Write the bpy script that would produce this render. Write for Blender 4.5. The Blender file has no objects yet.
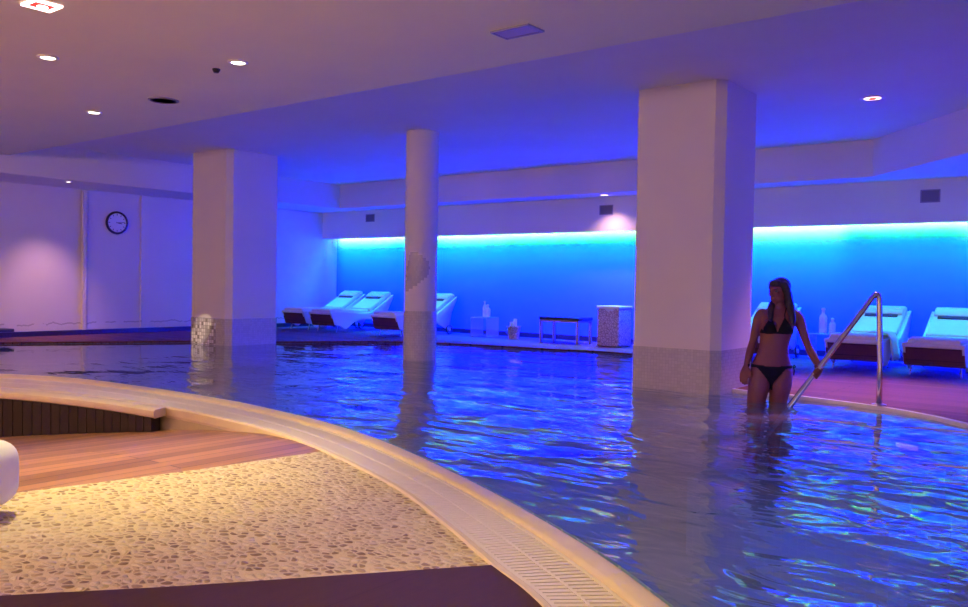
import bpy, bmesh, math, random
from mathutils import Vector, Matrix
random.seed(7)
PI = math.pi
S = bpy.context.scene
COL = S.collection

# ------------------------------------------------------------------ helpers
def obj(name, bm, mat=None, parent=None, smooth=False, recalc=True):
    if recalc:
        bmesh.ops.recalc_face_normals(bm, faces=bm.faces[:])
    me = bpy.data.meshes.new(name)
    bm.to_mesh(me); bm.free()
    if smooth:
        for p in me.polygons: p.use_smooth = True
    if mat: me.materials.append(mat)
    o = bpy.data.objects.new(name, me); COL.objects.link(o)
    if parent: o.parent = parent
    return o

def smooth_by_angle(o, deg=35):
    me = o.data
    bm = bmesh.new(); bm.from_mesh(me)
    for f in bm.faces: f.smooth = True
    for e in bm.edges:
        if len(e.link_faces) == 2 and e.calc_face_angle(0) > math.radians(deg): e.smooth = False
    bm.to_mesh(me); bm.free()
    return o

def thing(name, label, cat, loc=(0, 0, 0), rotz=0.0, group=None):
    o = bpy.data.objects.new(name, None); COL.objects.link(o)
    o.empty_display_size = 0.1
    o.location = loc; o.rotation_euler = (0, 0, rotz)
    return tag(o, label, cat, group)

def tag(o, label, cat, group=None, kind=None):
    o['label'] = label; o['category'] = cat
    if group: o['group'] = group
    if kind: o['kind'] = kind
    return o

def struct(o, label=None):
    o['kind'] = 'structure'
    if label: o['label'] = label
    return o

def dup(root, loc, rotz, label, name=None):
    r = root.copy(); COL.objects.link(r); r.location = loc; r.rotation_euler = (0, 0, rotz); r['label'] = label
    for ch in list(root.children):
        c = ch.copy(); COL.objects.link(c); c.parent = r
        for g in list(ch.children):
            d = g.copy(); COL.objects.link(d); d.parent = c
    return r

def box(bm, lo, hi, bev=0.0, seg=2, mtx=None):
    r = bmesh.ops.create_cube(bm, size=1.0)
    vs = r['verts']
    for v in vs:
        v.co = Vector([lo[i] + (v.co[i] + 0.5) * (hi[i] - lo[i]) for i in range(3)])
    if bev > 0:
        es = list({e for v in vs for e in v.link_edges})
        rr = bmesh.ops.bevel(bm, geom=es, offset=bev, segments=seg, profile=0.5, affect='EDGES')
        vs = list({v for f in rr['faces'] for v in f.verts} | {v for v in vs if v.is_valid})
    if mtx is not None:
        vv = set()
        stack = list(vs)
        while stack:
            v = stack.pop()
            if v in vv: continue
            vv.add(v)
            for e in v.link_edges:
                stack.append(e.other_vert(v))
        for v in vv: v.co = mtx @ v.co
    return bm

def poly_prism(bm, pts, z0, z1):
    b = [bm.verts.new((p[0], p[1], z0)) for p in pts]
    t = [bm.verts.new((p[0], p[1], z1)) for p in pts]
    n = len(pts)
    bm.faces.new(t); bm.faces.new(b[::-1])
    for i in range(n):
        j = (i + 1) % n
        bm.faces.new((b[i], b[j], t[j], t[i]))
    return bm

def prism_x(bm, pts, x0, x1):
    """profile of (y, z) extruded along x"""
    a = [bm.verts.new((x0, p[0], p[1])) for p in pts]
    b = [bm.verts.new((x1, p[0], p[1])) for p in pts]
    n = len(pts)
    bm.faces.new(a); bm.faces.new(b[::-1])
    for i in range(n):
        j = (i + 1) % n
        bm.faces.new((a[j], a[i], b[i], b[j]))
    return bm

def tube(bm, pts, r, seg=12, closed=False, caps=True):
    pts = [Vector(p) for p in pts]
    n = len(pts)
    rad = r if isinstance(r, (list, tuple)) else [r] * n
    rings = []
    prev = None
    for i, p in enumerate(pts):
        if closed:
            d = (pts[(i + 1) % n] - pts[i - 1]).normalized()
        elif i == 0: d = (pts[1] - pts[0]).normalized()
        elif i == n - 1: d = (pts[-1] - pts[-2]).normalized()
        else: d = ((pts[i + 1] - p).normalized() + (p - pts[i - 1]).normalized()).normalized()
        if prev is None:
            up = Vector((0, 0, 1)) if abs(d.z) < 0.9 else Vector((1, 0, 0))
            a = d.cross(up).normalized()
        else:
            a = (prev - d * prev.dot(d)).normalized()
        prev = a
        b = d.cross(a).normalized()
        rings.append([bm.verts.new(p + (a * math.cos(2 * PI * k / seg) + b * math.sin(2 * PI * k / seg)) * rad[i]) for k in range(seg)])
    m = n if closed else n - 1
    for i in range(m):
        A, B = rings[i], rings[(i + 1) % n]
        for k in range(seg):
            bm.faces.new((A[k], A[(k + 1) % seg], B[(k + 1) % seg], B[k]))
    if caps and not closed:
        bm.faces.new(rings[0][::-1]); bm.faces.new(rings[-1])
    return bm

def lathe(bm, prof, seg=24, cx=0, cy=0, cap=True):
    rings = []
    for r, z in prof:
        rings.append([bm.verts.new((cx + max(r, 1e-4) * math.cos(2 * PI * k / seg), cy + max(r, 1e-4) * math.sin(2 * PI * k / seg), z)) for k in range(seg)])
    for A, B in zip(rings, rings[1:]):
        for k in range(seg):
            bm.faces.new((A[k], A[(k + 1) % seg], B[(k + 1) % seg], B[k]))
    if cap:
        bm.faces.new(rings[0][::-1]); bm.faces.new(rings[-1])
    return bm

def ellipsoid(bm, c, r, mtx=None, u=20, v=12):
    rr = bmesh.ops.create_uvsphere(bm, u_segments=u, v_segments=v, radius=1.0)
    for w in rr['verts']:
        p = Vector((w.co.x * r[0], w.co.y * r[1], w.co.z * r[2]))
        if mtx is not None: p = mtx @ p
        w.co = p + Vector(c)
    return bm

def loft(bm, rings, seg=24):
    """rings: (centre, half-width vector, half-depth vector)"""
    R = []
    for c, a, b in rings:
        c, a, b = Vector(c), Vector(a), Vector(b)
        R.append([bm.verts.new(c + a * math.cos(2 * PI * k / seg) + b * math.sin(2 * PI * k / seg)) for k in range(seg)])
    for A, B in zip(R, R[1:]):
        for k in range(seg):
            bm.faces.new((A[k], A[(k + 1) % seg], B[(k + 1) % seg], B[k]))
    bm.faces.new(R[0][::-1]); bm.faces.new(R[-1])
    return bm

def catmull(P, per=8):
    out = []
    n = len(P)
    for i in range(n - 1):
        p0 = P[max(i - 1, 0)]; p1 = P[i]; p2 = P[i + 1]; p3 = P[min(i + 2, n - 1)]
        for k in range(per):
            t = k / per
            out.append(tuple(0.5 * ((2 * p1[j]) + (-p0[j] + p2[j]) * t + (2 * p0[j] - 5 * p1[j] + 4 * p2[j] - p3[j]) * t * t + (-p0[j] + 3 * p1[j] - 3 * p2[j] + p3[j]) * t ** 3) for j in range(len(p1))))
    out.append(tuple(P[-1]))
    return out

# ------------------------------------------------------------------ materials
def mat(name, col, rough=0.6, metal=0.0, spec=0.5, **kw):
    m = bpy.data.materials.new(name); m.use_nodes = True
    b = m.node_tree.nodes['Principled BSDF']
    b.inputs['Base Color'].default_value = (*col, 1)
    b.inputs['Roughness'].default_value = rough
    b.inputs['Metallic'].default_value = metal
    b.inputs['Specular IOR Level'].default_value = spec
    for k, v in kw.items():
        b.inputs[k.replace('_', ' ')].default_value = v
    return m

class N:
    def __init__(s, m): s.t = m.node_tree; s.b = s.t.nodes.get('Principled BSDF')
    def add(s, typ, **kw):
        n = s.t.nodes.new(typ)
        for k, v in kw.items():
            if k.startswith('i_'):
                key = k[2:].replace('_', ' ')
                n.inputs[key].default_value = v
            else: setattr(n, k, v)
        return n
    def l(s, a, b): s.t.links.new(a, b)
    def math(s, op, a, b=None, clamp=False):
        n = s.t.nodes.new('ShaderNodeMath'); n.operation = op; n.use_clamp = clamp
        for i, x in enumerate((a, b)):
            if x is None: continue
            if isinstance(x, (int, float)): n.inputs[i].default_value = x
            else: s.l(x, n.inputs[i])
        return n.outputs[0]
    def mix(s, fac, a, b):
        n = s.t.nodes.new('ShaderNodeMix'); n.data_type = 'RGBA'
        for sock, x in ((n.inputs[0], fac), (n.inputs[6], a), (n.inputs[7], b)):
            if isinstance(x, (int, float)): sock.default_value = x
            elif isinstance(x, tuple): sock.default_value = (*x, 1) if len(x) == 3 else x
            else: s.l(x, sock)
        return n.outputs[2]
    def ramp(s, fac, stops):
        n = s.t.nodes.new('ShaderNodeValToRGB')
        e = n.color_ramp.elements
        while len(e) < len(stops): e.new(0.5)
        for k, (p, c) in enumerate(stops):
            e[k].position = p; e[k].color = (*c, 1)
        s.l(fac, n.inputs[0]); return n.outputs[0]
    def bump(s, h, strength=0.3, dist=0.01):
        n = s.add('ShaderNodeBump'); n.inputs['Strength'].default_value = strength; n.inputs['Distance'].default_value = dist
        s.l(h, n.inputs['Height']); s.l(n.outputs[0], s.b.inputs['Normal']); return n
    def coord(s, scale=(1, 1, 1), rot=(0, 0, 0), kind='Object'):
        c = s.add('ShaderNodeTexCoord'); mp = s.add('ShaderNodeMapping')
        mp.inputs['Scale'].default_value = scale; mp.inputs['Rotation'].default_value = rot
        s.l(c.outputs[kind], mp.inputs[0]); return mp.outputs[0]
    def noise(s, vec, scale, detail=3, rough=0.5, dist=0.0):
        n = s.add('ShaderNodeTexNoise'); n.inputs['Scale'].default_value = scale; n.inputs['Detail'].default_value = detail
        n.inputs['Roughness'].default_value = rough; n.inputs['Distortion'].default_value = dist
        s.l(vec, n.inputs['Vector']); return n.outputs['Fac']

def plaster(name, col, stain=None):
    m = mat(name, col, 0.75, spec=0.25); n = N(m)
    v = n.coord()
    f = n.noise(v, 1.3, 4); g = n.noise(v, 60, 3)
    c = n.mix(f, tuple(x * 0.93 for x in col), tuple(min(1, x * 1.05) for x in col))
    n.l(c, n.b.inputs['Base Color']); n.bump(g, 0.12, 0.004)
    return m

M_plaster = plaster('wall_plaster', (0.74, 0.71, 0.70))
M_ceiling = plaster('ceiling_plaster', (0.76, 0.72, 0.71))
M_bluewall = plaster('blue_wash_wall', (0.085, 0.19, 0.90))  # blue of the cove light put into the back wall's base colour
M_beige = plaster('lower_ceiling_less_blue', (0.80, 0.78, 0.50))  # beige base colour holds back the blue spill on the lower ceiling
M_column = plaster('column_plaster', (0.70, 0.64, 0.63))

# side wall with a thin peeling line near the floor
M_sidewall = plaster('side_wall_plaster', (0.72, 0.66, 0.68))
def side_wall_marks():
    n = N(M_sidewall)
    c = n.add('ShaderNodeTexCoord'); sp = n.add('ShaderNodeSeparateXYZ'); n.l(c.outputs['Object'], sp.inputs[0])
    wob = n.noise(n.coord(scale=(1, 1.6, 0.2)), 2.5, 5, 0.65)
    d = n.math('SUBTRACT', sp.outputs[2], n.math('ADD', 0.15, n.math('MULTIPLY', wob, 0.16)))
    line = n.math('LESS_THAN', n.math('ABSOLUTE', d), 0.011)
    brk = n.math('GREATER_THAN', n.noise(n.coord(), 3.7, 2), 0.44)
    fac = n.math('MULTIPLY', n.math('MULTIPLY', line, brk), 0.4)
    old = n.b.inputs['Base Color'].links[0].from_socket
    n.l(n.mix(fac, old, (0.12, 0.06, 0.06)), n.b.inputs['Base Color'])
side_wall_marks()

def wood(name, c1, c2, gap, board=0.09, length=1.8, along='x', rough=0.35, gapw=0.035):
    m = mat(name, c1, rough, spec=0.4 if rough < 0.6 else 0.12); n = N(m)
    rot = {'x': (0, 0, 0), 'y': (0, 0, PI / 2)}[along]
    v = n.coord(rot=rot)
    br = n.add('ShaderNodeTexBrick'); br.offset = 0.37; br.offset_frequency = 2
    n.l(v, br.inputs['Vector'])
    br.inputs['Color1'].default_value = (0, 0, 0, 1); br.inputs['Color2'].default_value = (1, 1, 1, 1); br.inputs['Mortar'].default_value = (0.5, .5, .5, 1)
    br.inputs['Scale'].default_value = 1.0; br.inputs['Brick Width'].default_value = length; br.inputs['Row Height'].default_value = board
    br.inputs['Mortar Size'].default_value = board * gapw; br.inputs['Mortar Smooth'].default_value = 0.1; br.inputs['Bias'].default_value = 0.0
    st = n.add('ShaderNodeMapping'); st.inputs['Scale'].default_value = (1.2, 22, 22); n.l(v, st.inputs[0])
    gr = n.noise(st.outputs[0], 1.6, 6, 0.65, 0.6)
    base = n.mix(n.math('ADD', n.math('MULTIPLY', br.outputs['Color'], 0.55), n.math('MULTIPLY', gr, 0.5)), c1, c2)
    n.l(n.mix(br.outputs['Fac'], base, gap), n.b.inputs['Base Color'])
    h = n.math('SUBTRACT', n.math('MULTIPLY', gr, 0.25), br.outputs['Fac'])
    n.bump(h, 0.45, 0.004)
    return m

M_deck = wood('deck_wood', (0.13, 0.045, 0.03), (0.27, 0.105, 0.075), (0.03, 0.015, 0.01), 0.095, 2.2, 'x', 0.7)
M_ramp = wood('ramp_wood', (0.10, 0.034, 0.012), (0.50, 0.235, 0.085), (0.035, 0.014, 0.006), 0.1, 2.4, 'y', 0.4)
M_darkwood = wood('dark_floor_wood', (0.040, 0.018, 0.011), (0.085, 0.040, 0.026), (0.055, 0.024, 0.018), 0.62, 3.0, 'y', 0.75, 0.003)
def clad_mat():
    m = mat('cladding_wood', (0.06, 0.02, 0.012), 0.5); n = N(m)
    v = n.coord(scale=(14, 14, 0.6)); g = n.noise(v, 1.0, 5, 0.6)
    n.l(n.mix(g, (0.009, 0.003, 0.002), (0.028, 0.009, 0.006)), n.b.inputs['Base Color'])
    return m
M_clad = clad_mat()

def pebble_mat():
    m = mat('pebble_paving', (0.5, 0.4, 0.28), 0.6, spec=0.3); n = N(m)
    v0 = n.coord(scale=(1, 1, 0))
    w = n.add('ShaderNodeTexNoise'); w.inputs['Scale'].default_value = 9; n.l(v0, w.inputs['Vector'])
    vm = n.add('ShaderNodeVectorMath', operation='MULTIPLY_ADD'); n.l(w.outputs['Color'], vm.inputs[0]); vm.inputs[1].default_value = (0.035, 0.035, 0); n.l(v0, vm.inputs[2])
    mp = n.add('ShaderNodeMapping'); mp.inputs['Scale'].default_value = (1.0, 1.35, 1); mp.inputs['Rotation'].default_value = (0, 0, 0.5); n.l(vm.outputs[0], mp.inputs[0])
    vo = n.add('ShaderNodeTexVoronoi', voronoi_dimensions='2D', feature='DISTANCE_TO_EDGE'); vo.inputs['Scale'].default_value = 24; n.l(mp.outputs[0], vo.inputs['Vector'])
    vc = n.add('ShaderNodeTexVoronoi', voronoi_dimensions='2D', feature='F1'); vc.inputs['Scale'].default_value = 24; n.l(mp.outputs[0], vc.inputs['Vector'])
    sep = n.add('ShaderNodeSeparateColor'); n.l(vc.outputs['Color'], sep.inputs[0])
    stone = n.ramp(sep.outputs[0], [(0.0, (0.17, 0.085, 0.03)), (0.35, (0.46, 0.32, 0.13)), (0.7, (0.62, 0.49, 0.24)), (1.0, (0.74, 0.63, 0.36))])
    edge = n.ramp(n.math('MULTIPLY', n.ramp(vo.outputs['Distance'], [(0.04, (0,) * 3), (0.22, (1, 1, 1))]), n.ramp(vc.outputs['Distance'], [(0.40, (1, 1, 1)), (0.62, (0, 0, 0))])), [(0.25, (0, 0, 0)), (0.75, (1, 1, 1))])
    big = n.noise(v0, 1.4, 3)
    stone = n.mix(n.math('MULTIPLY', big, 0.35), stone, (0.60, 0.46, 0.30))
    n.l(n.mix(edge, (0.66, 0.52, 0.27), stone), n.b.inputs['Base Color'])
    hh = n.math('MULTIPLY', edge, n.ramp(vc.outputs['Distance'], [(0.0, (1, 1, 1)), (0.65, (0.35, 0.35, 0.35))]))
    fine = n.math('MULTIPLY', n.noise(v0, 60, 3), 0.25)
    n.bump(n.math('ADD', hh, fine), 0.9, 0.014)
    return m
M_pebble = pebble_mat()

def mosaic(name, c1, c2, grout, size=0.03, rough=0.12, tilt=0.5):
    m = mat(name, c1, rough, spec=0.6); n = N(m)
    c = n.add('ShaderNodeTexCoord'); sp = n.add('ShaderNodeSeparateXYZ'); n.l(c.outputs['Object'], sp.inputs[0])
    cb = n.add('ShaderNodeCombineXYZ'); n.l(n.math('ADD', sp.outputs[0], sp.outputs[1]), cb.inputs[0]); n.l(sp.outputs[2], cb.inputs[1])
    br = n.add('ShaderNodeTexBrick'); br.offset = 0.0; n.l(cb.outputs[0], br.inputs['Vector'])
    br.inputs['Scale'].default_value = 1; br.inputs['Brick Width'].default_value = size; br.inputs['Row Height'].default_value = size
    br.inputs['Mortar Size'].default_value = size * 0.06; br.inputs['Bias'].default_value = 0
    br.inputs['Color1'].default_value = (0, 0, 0, 1); br.inputs['Color2'].default_value = (1, 1, 1, 1)
    n.l(n.mix(br.outputs['Fac'], n.mix(br.outputs['Color'], c1, c2), grout), n.b.inputs['Base Color'])
    wob = n.noise(cb.outputs[0], 0.7 / size, 1)
    n.bump(n.math('ADD', n.math('MULTIPLY', wob, tilt), n.math('MULTIPLY', br.outputs['Fac'], -0.3)), 0.5, 0.004)
    return m
M_mosaic = mosaic('column_mosaic', (0.47, 0.43, 0.42), (0.55, 0.51, 0.50), (0.42, 0.38, 0.38))
M_patch = mosaic('patch_mosaic', (0.40, 0.37, 0.42), (0.48, 0.44, 0.48), (0.42, 0.38, 0.42))
M_basin = mosaic('pool_mosaic', (0.16, 0.28, 0.42), (0.28, 0.42, 0.58), (0.4, 0.5, 0.6), 0.05, 0.3, 0.2)
M_step = mosaic('step_mosaic', (0.34, 0.42, 0.55), (0.44, 0.52, 0.64), (0.5, 0.55, 0.6), 0.05, 0.3, 0.2)

def stone_mat(name, col, rough=0.5):
    m = mat(name, col, rough, spec=0.35); n = N(m); v = n.coord()
    n.l(n.mix(n.noise(v, 6, 4), tuple(x * 0.85 for x in col), tuple(min(1, x * 1.1) for x in col)), n.b.inputs['Base Color'])
    n.bump(n.noise(v, 120, 3), 0.2, 0.002)
    return m
M_coping = stone_mat('coping_stone', (0.70, 0.56, 0.37))
M_grate = mat('grating_plastic', (0.76, 0.66, 0.50), 0.45)
M_gutter = mat('gutter_floor', (0.24, 0.18, 0.12), 0.7)
M_edge = stone_mat('pool_edge_stone', (0.80, 0.76, 0.76))
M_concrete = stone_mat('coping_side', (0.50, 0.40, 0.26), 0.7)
M_base = mat('baseboard_wood', (0.028, 0.014, 0.014), 0.4)
M_white = mat('white_shell', (0.82, 0.82, 0.82), 0.4)
def fabric(name, col, sc=300):
    m = mat(name, col, 0.9, spec=0.15); n = N(m); v = n.coord()
    n.l(n.mix(n.noise(v, 18, 4), tuple(x * 0.92 for x in col), tuple(min(1, x * 1.04) for x in col)), n.b.inputs['Base Color'])
    n.bump(n.noise(v, sc, 2), 0.25, 0.002); return m
M_cushion = fabric('white_cushion', (0.84, 0.84, 0.82))
M_sofa = fabric('white_upholstery', (0.82, 0.77, 0.78))
M_strap = fabric('dark_strap', (0.10, 0.07, 0.09))
M_foot = wood('lounger_foot_wood', (0.11, 0.035, 0.03), (0.19, 0.07, 0.055), (0.03, 0.01, 0.01), 0.05, 1.5, 'x', 0.45)
M_steel = mat('brushed_steel', (0.72, 0.70, 0.70), 0.22, 1.0)
M_darksteel = mat('grey_metal', (0.45, 0.40, 0.42), 0.35, 0.9)
M_black = mat('black_paint', (0.012, 0.011, 0.014), 0.4)
M_rubber = mat('rubber', (0.03, 0.03, 0.035), 0.7)
M_vent = mat('vent_metal', (0.30, 0.27, 0.36), 0.5, 0.3)
M_ventdark = mat('vent_dark', (0.19, 0.17, 0.22), 0.6)
M_speaker = mat('speaker_cloth', (0.42, 0.33, 0.30), 0.8)
M_clear = mat('clear_acrylic', (0.75, 0.85, 0.95), 0.08, spec=0.6, Alpha=0.32)
M_bottle = mat('frosted_bottle', (0.86, 0.9, 0.92), 0.25, Alpha=0.85)
M_towel = fabric('white_towel', (0.85, 0.85, 0.83), 150)
M_clockface = mat('clock_face', (0.80, 0.80, 0.84), 0.35)
M_trimlamp = mat('lamp_trim', (0.80, 0.78, 0.76), 0.35, 0.2)
def emis(name, col, s):
    m = bpy.data.materials.new(name); m.use_nodes = True
    t = m.node_tree; t.nodes.remove(t.nodes['Principled BSDF'])
    e = t.nodes.new('ShaderNodeEmission'); e.inputs[0].default_value = (*col, 1); e.inputs[1].default_value = s
    t.links.new(e.outputs[0], t.nodes['Material Output'].inputs[0]); return m
E_warm = emis('lamp_warm', (1, 0.86, 0.7), 14)
E_red = emis('lamp_red', (1, 0.06, 0.05), 1.6)
E_pink = emis('lamp_pink', (1, 0.6, 0.62), 6)
E_green = emis('led_green', (0.3, 1, 0.5), 6)
E_blue = emis('led_blue', (0.0, 0.06, 1), 8)
E_pool = emis('pool_lamp', (1, 0.45, 0.65), 0.9)

def bin_mat():
    m = mat('woven_basket', (0.6, 0.42, 0.4), 0.6); n = N(m)
    v = n.coord(scale=(1, 1, 1))
    vo = n.add('ShaderNodeTexVoronoi', feature='DISTANCE_TO_EDGE'); vo.inputs['Scale'].default_value = 26; n.l(v, vo.inputs['Vector'])
    f = n.ramp(vo.outputs['Distance'], [(0.03, (0, 0, 0)), (0.16, (1, 1, 1))])
    n.l(n.mix(f, (0.42, 0.26, 0.24), (0.78, 0.64, 0.60)), n.b.inputs['Base Color'])
    n.bump(f, 0.8, 0.006); return m
M_bin = bin_mat()

# ------------------------------------------------------------------ pool outlines
CTRL = [  # (outer x, y, inner x, y) of the near coping, from the right to the left
    (2.2, -1.6, 2.8, -1.2), (0.9, 0.2, 1.35, 0.55), (-0.62, 1.48, -0.25, 1.70), (-1.36, 2.05, -1.06, 2.30), (-1.74, 2.27, -1.49, 2.60), (-2.16, 2.52, -1.93, 2.85),
    (-2.74, 2.83, -2.50, 3.14), (-3.59, 3.15, -3.42, 3.54), (-4.23, 3.32, -4.22, 3.78), (-4.80, 3.40, -4.95, 3.90), (-5.45, 3.43, -5.70, 3.97),
    (-6.4, 3.37, -6.95, 3.94), (-7.4, 3.15, -7.97, 3.80), (-8.5, 2.65, -8.95, 3.35), (-9.5, 1.8, -10.2, 2.5), (-10.2, 0.6, -11.1, 1.3)]
NEAR = catmull(CTRL, 10)
INNER = [(c[2], c[3]) for c in NEAR]
FAR = catmull([(-11.1, 1.3), (-12.0, 1.6), (-12.5, 2.6), (-12.55, 4.0), (-12.3, 5.0), (-11.68, 6.05), (-11.05, 7.08), (-10.6, 7.6), (-10.12, 8.05), (-9.7, 8.7), (-9.1, 9.4),
               (-8.1, 9.85), (-6.75, 10.08), (-5.8, 10.3), (-5.0, 10.1), (-4.2, 9.3), (-3.4, 8.1), (-2.95, 7.5), (-2.32, 7.42), (-1.67, 7.25),
               (-1.25, 7.02), (-0.95, 6.76), (0.1, 5.8), (1.3, 4.4), (2.6, 2.6), (3.3, 0.8), (3.2, -0.8), (2.8, -1.2)], 6)
POOL = INNER + FAR[1:-1]
DECK_Z = 0.05

# water
def water_mat():
    m = bpy.data.materials.new('pool_water'); m.use_nodes = True; n = N(m); t = m.node_tree
    t.nodes.remove(t.nodes['Principled BSDF'])
    out = t.nodes['Material Output']
    c = n.add('ShaderNodeTexCoord')
    # ripples, long crests lying roughly along the back wall
    mp = n.add('ShaderNodeMapping'); mp.inputs['Rotation'].default_value = (0, 0, 0.45); mp.inputs['Scale'].default_value = (0.75, 1.5, 1)
    n.l(c.outputs['Object'], mp.inputs[0])
    a = n.noise(mp.outputs[0], 1.5, 2, 0.45, 0.8)
    b = n.noise(mp.outputs[0], 4.2, 2, 0.5, 0.9)
    sp = n.add('ShaderNodeSeparateXYZ'); n.l(c.outputs['Object'], sp.inputs[0])
    calm = n.ramp(n.math('DIVIDE', n.math('ADD', sp.outputs[0], 12.0), 12.0), [(0.18, (0.06,) * 3), (0.36, (1, 1, 1)), (0.8, (1, 1, 1)), (1.0, (1,) * 3)])
    slow = n.noise(c.outputs['Object'], 0.55, 2)
    patch = n.ramp(slow, [(0.36, (0.35,) * 3), (0.58, (1, 1, 1))])
    h = n.math('ADD', n.math('MULTIPLY', a, 1.0), n.math('MULTIPLY', b, 0.28))
    h = n.math('MULTIPLY', n.math('MULTIPLY', h, calm), patch)
    bp = n.add('ShaderNodeBump'); bp.inputs['Strength'].default_value = 1.0; bp.inputs['Distance'].default_value = 0.065
    n.l(h, bp.inputs['Height'])
    fr = n.add('ShaderNodeFresnel'); fr.inputs['IOR'].default_value = 2.5; n.l(bp.outputs[0], fr.inputs['Normal'])
    tr = n.add('ShaderNodeBsdfTransparent'); tr.inputs[0].default_value = (0.62, 0.78, 0.92, 1)
    df = n.add('ShaderNodeBsdfDiffuse'); df.inputs[0].default_value = (0.22, 0.38, 0.56, 1)
    gl = n.add('ShaderNodeBsdfGlossy'); gl.inputs['Color'].default_value = (1, 1, 1, 1); gl.inputs['Roughness'].default_value = 0.03; n.l(bp.outputs[0], gl.inputs['Normal'])
    tl = n.add('ShaderNodeBsdfTranslucent'); tl.inputs[0].default_value = (0.5, 0.55, 0.65, 1); mk = n.add('ShaderNodeMixShader'); mk.inputs[0].default_value = 0.4; n.l(df.outputs[0], mk.inputs[1]); n.l(tl.outputs[0], mk.inputs[2])
    m1 = n.add('ShaderNodeMixShader'); m1.inputs[0].default_value = 0.50; n.l(tr.outputs[0], m1.inputs[1]); n.l(mk.outputs[0], m1.inputs[2])
    m2 = n.add('ShaderNodeMixShader'); n.l(fr.outputs[0], m2.inputs[0]); n.l(m1.outputs[0], m2.inputs[1]); n.l(gl.outputs[0], m2.inputs[2])
    n.l(m2.outputs[0], out.inputs[0])
    return m
bm = bmesh.new(); bm.faces.new([bm.verts.new((x, y, 0.025)) for x, y in POOL])
for f in bm.faces:
    f.normal_update()
    if f.normal.z < 0: f.normal_flip()
water = obj('pool_water', bm, water_mat(), recalc=False)
tag(water, 'rippled blue-lit pool water filling the curved basin', 'water', kind='stuff')

# basin
BZ = -1.25
bm = bmesh.new()
tp = [bm.verts.new((x, y, 0.03)) for x, y in POOL]; bt = [bm.verts.new((x, y, BZ)) for x, y in POOL]
for i in range(len(POOL)):
    j = (i + 1) % len(POOL); bm.faces.new((tp[i], tp[j], bt[j], bt[i]))
bm.faces.new(bt)
struct(obj('pool_basin', bm, M_basin), 'mosaic-lined pool basin under the water')
bm = bmesh.new()
poly_prism(bm, [(-2.93, 7.44), (-2.32, 7.40), (-1.67, 7.23), (-1.05, 6.84), (-1.3, 6.1), (-1.9, 6.3), (-2.95, 6.55)], BZ, -0.60)
poly_prism(bm, [(-2.3, 7.39), (-1.67, 7.22), (-1.1, 6.86), (-1.25, 6.5), (-1.7, 6.85), (-2.3, 7.05)], -0.60, -0.30)
struct(obj('pool_step', bm, M_step), 'submerged pool steps below the handrail')

# ------------------------------------------------------------------ floors
bm = bmesh.new()
deck = [p for p in FAR[2:-3]] + [(3.4, 1.5), (4.0, 2.2), (4.0, 11.95), (-13.3, 11.95), (-13.3, 1.4)]
poly_prism(bm, deck, DECK_Z - 0.06, DECK_Z)
struct(obj('floor_deck', bm, M_deck), 'wooden deck floor behind the pool')
# pale stone edge along the far side of the pool
def ribbon_rail(bm, path, w, z0, z1, side=1):
    L = []
    n = len(path)
    for i, p in enumerate(path):
        a = Vector(path[max(i - 1, 0)]); b = Vector(path[min(i + 1, n - 1)]); d = (b - a).normalized(); nn = Vector((-d.y, d.x)) * side
        L.append((Vector(p), Vector(p) + nn * w))
    q = [[bm.verts.new((u.x, u.y, z)) for u, z in ((i, z0), (i, z1), (o, z1), (o, z0))] for i, o in L]
    for A, B in zip(q, q[1:]):
        for k in range(4):
            bm.faces.new((A[k], A[(k + 1) % 4], B[(k + 1) % 4], B[k]))
    bm.faces.new(q[0]); bm.faces.new(q[-1][::-1])
    return bm
R_ = [p for p in FAR if p[0] > -2.96 and p[1] > 1.0]
bm = ribbon_rail(bmesh.new(), R_, 0.05, -0.03, DECK_Z + 0.004, -1)
struct(obj('trim_pool_edge', bm, M_edge), 'thin pale stone edge along the pool by the handrail')
L_ = [p for p in FAR if p[0] <= -2.9 and p[1] > 2.0]
bm = ribbon_rail(bmesh.new(), L_, 0.05, -0.03, DECK_Z + 0.003, 1)
struct(obj('trim_deck_edge', bm, M_deck), 'timber edge board along the far side of the pool')

# near floors
def zr(x):
    K = [(-3.0, 0.02), (-3.61, 0.02), (-4.23, 0.015), (-4.6, -0.02), (-5.1, -0.07), (-5.55, -0.125), (-7.4, -0.36), (-9.0, -0.56), (-15, -0.60)]
    for (x0, z0), (x1, z1) in zip(K, K[1:]):
        if x1 <= x <= x0: return z0 + (z1 - z0) * (x - x0) / (x1 - x0)
    return 0.02
HINGE = [(-3.47, 3.9), (-3.61, 3.17), (-3.71, 2.45), (-3.81, 1.99), (-3.89, 1.65), (-4.4, 0.9), (-5.0, 0.1), (-5.4, -3.0)]
bm = bmesh.new()
cols = []
for hx, hy in HINGE:
    xs = [hx - 0.001] + [hx + (-13.3 - hx) * (k / 24) for k in range(1, 25)]
    row = []
    for k, x in enumerate(xs):
        yy = hy + (0.4 * k / 24 if hy > 3.5 else 0)
        row.append(bm.verts.new((x, yy, 0.02 if k == 0 else min(0.02, zr(x - (hx + 3.61))))))
    cols.append(row)
for A, B in zip(cols, cols[1:]):
    for k in range(len(A) - 1): bm.faces.new((A[k], A[k + 1], B[k + 1], B[k]))
struct(smooth_by_angle(obj('floor_ramp', bm, M_ramp), 60), 'sloping timber boards beside the pebble paving')
DK = [(-1.60, 2.42), (-1.72, 2.26), (-2.33, 1.47), (-2.66, 1.08), (-3.4, 0.15), (-5.4, -2.2)]
bm = bmesh.new()
out_r = [(c[0], c[1]) for c in NEAR if -3.60 < c[0] < -1.72]      # along the coping
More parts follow.
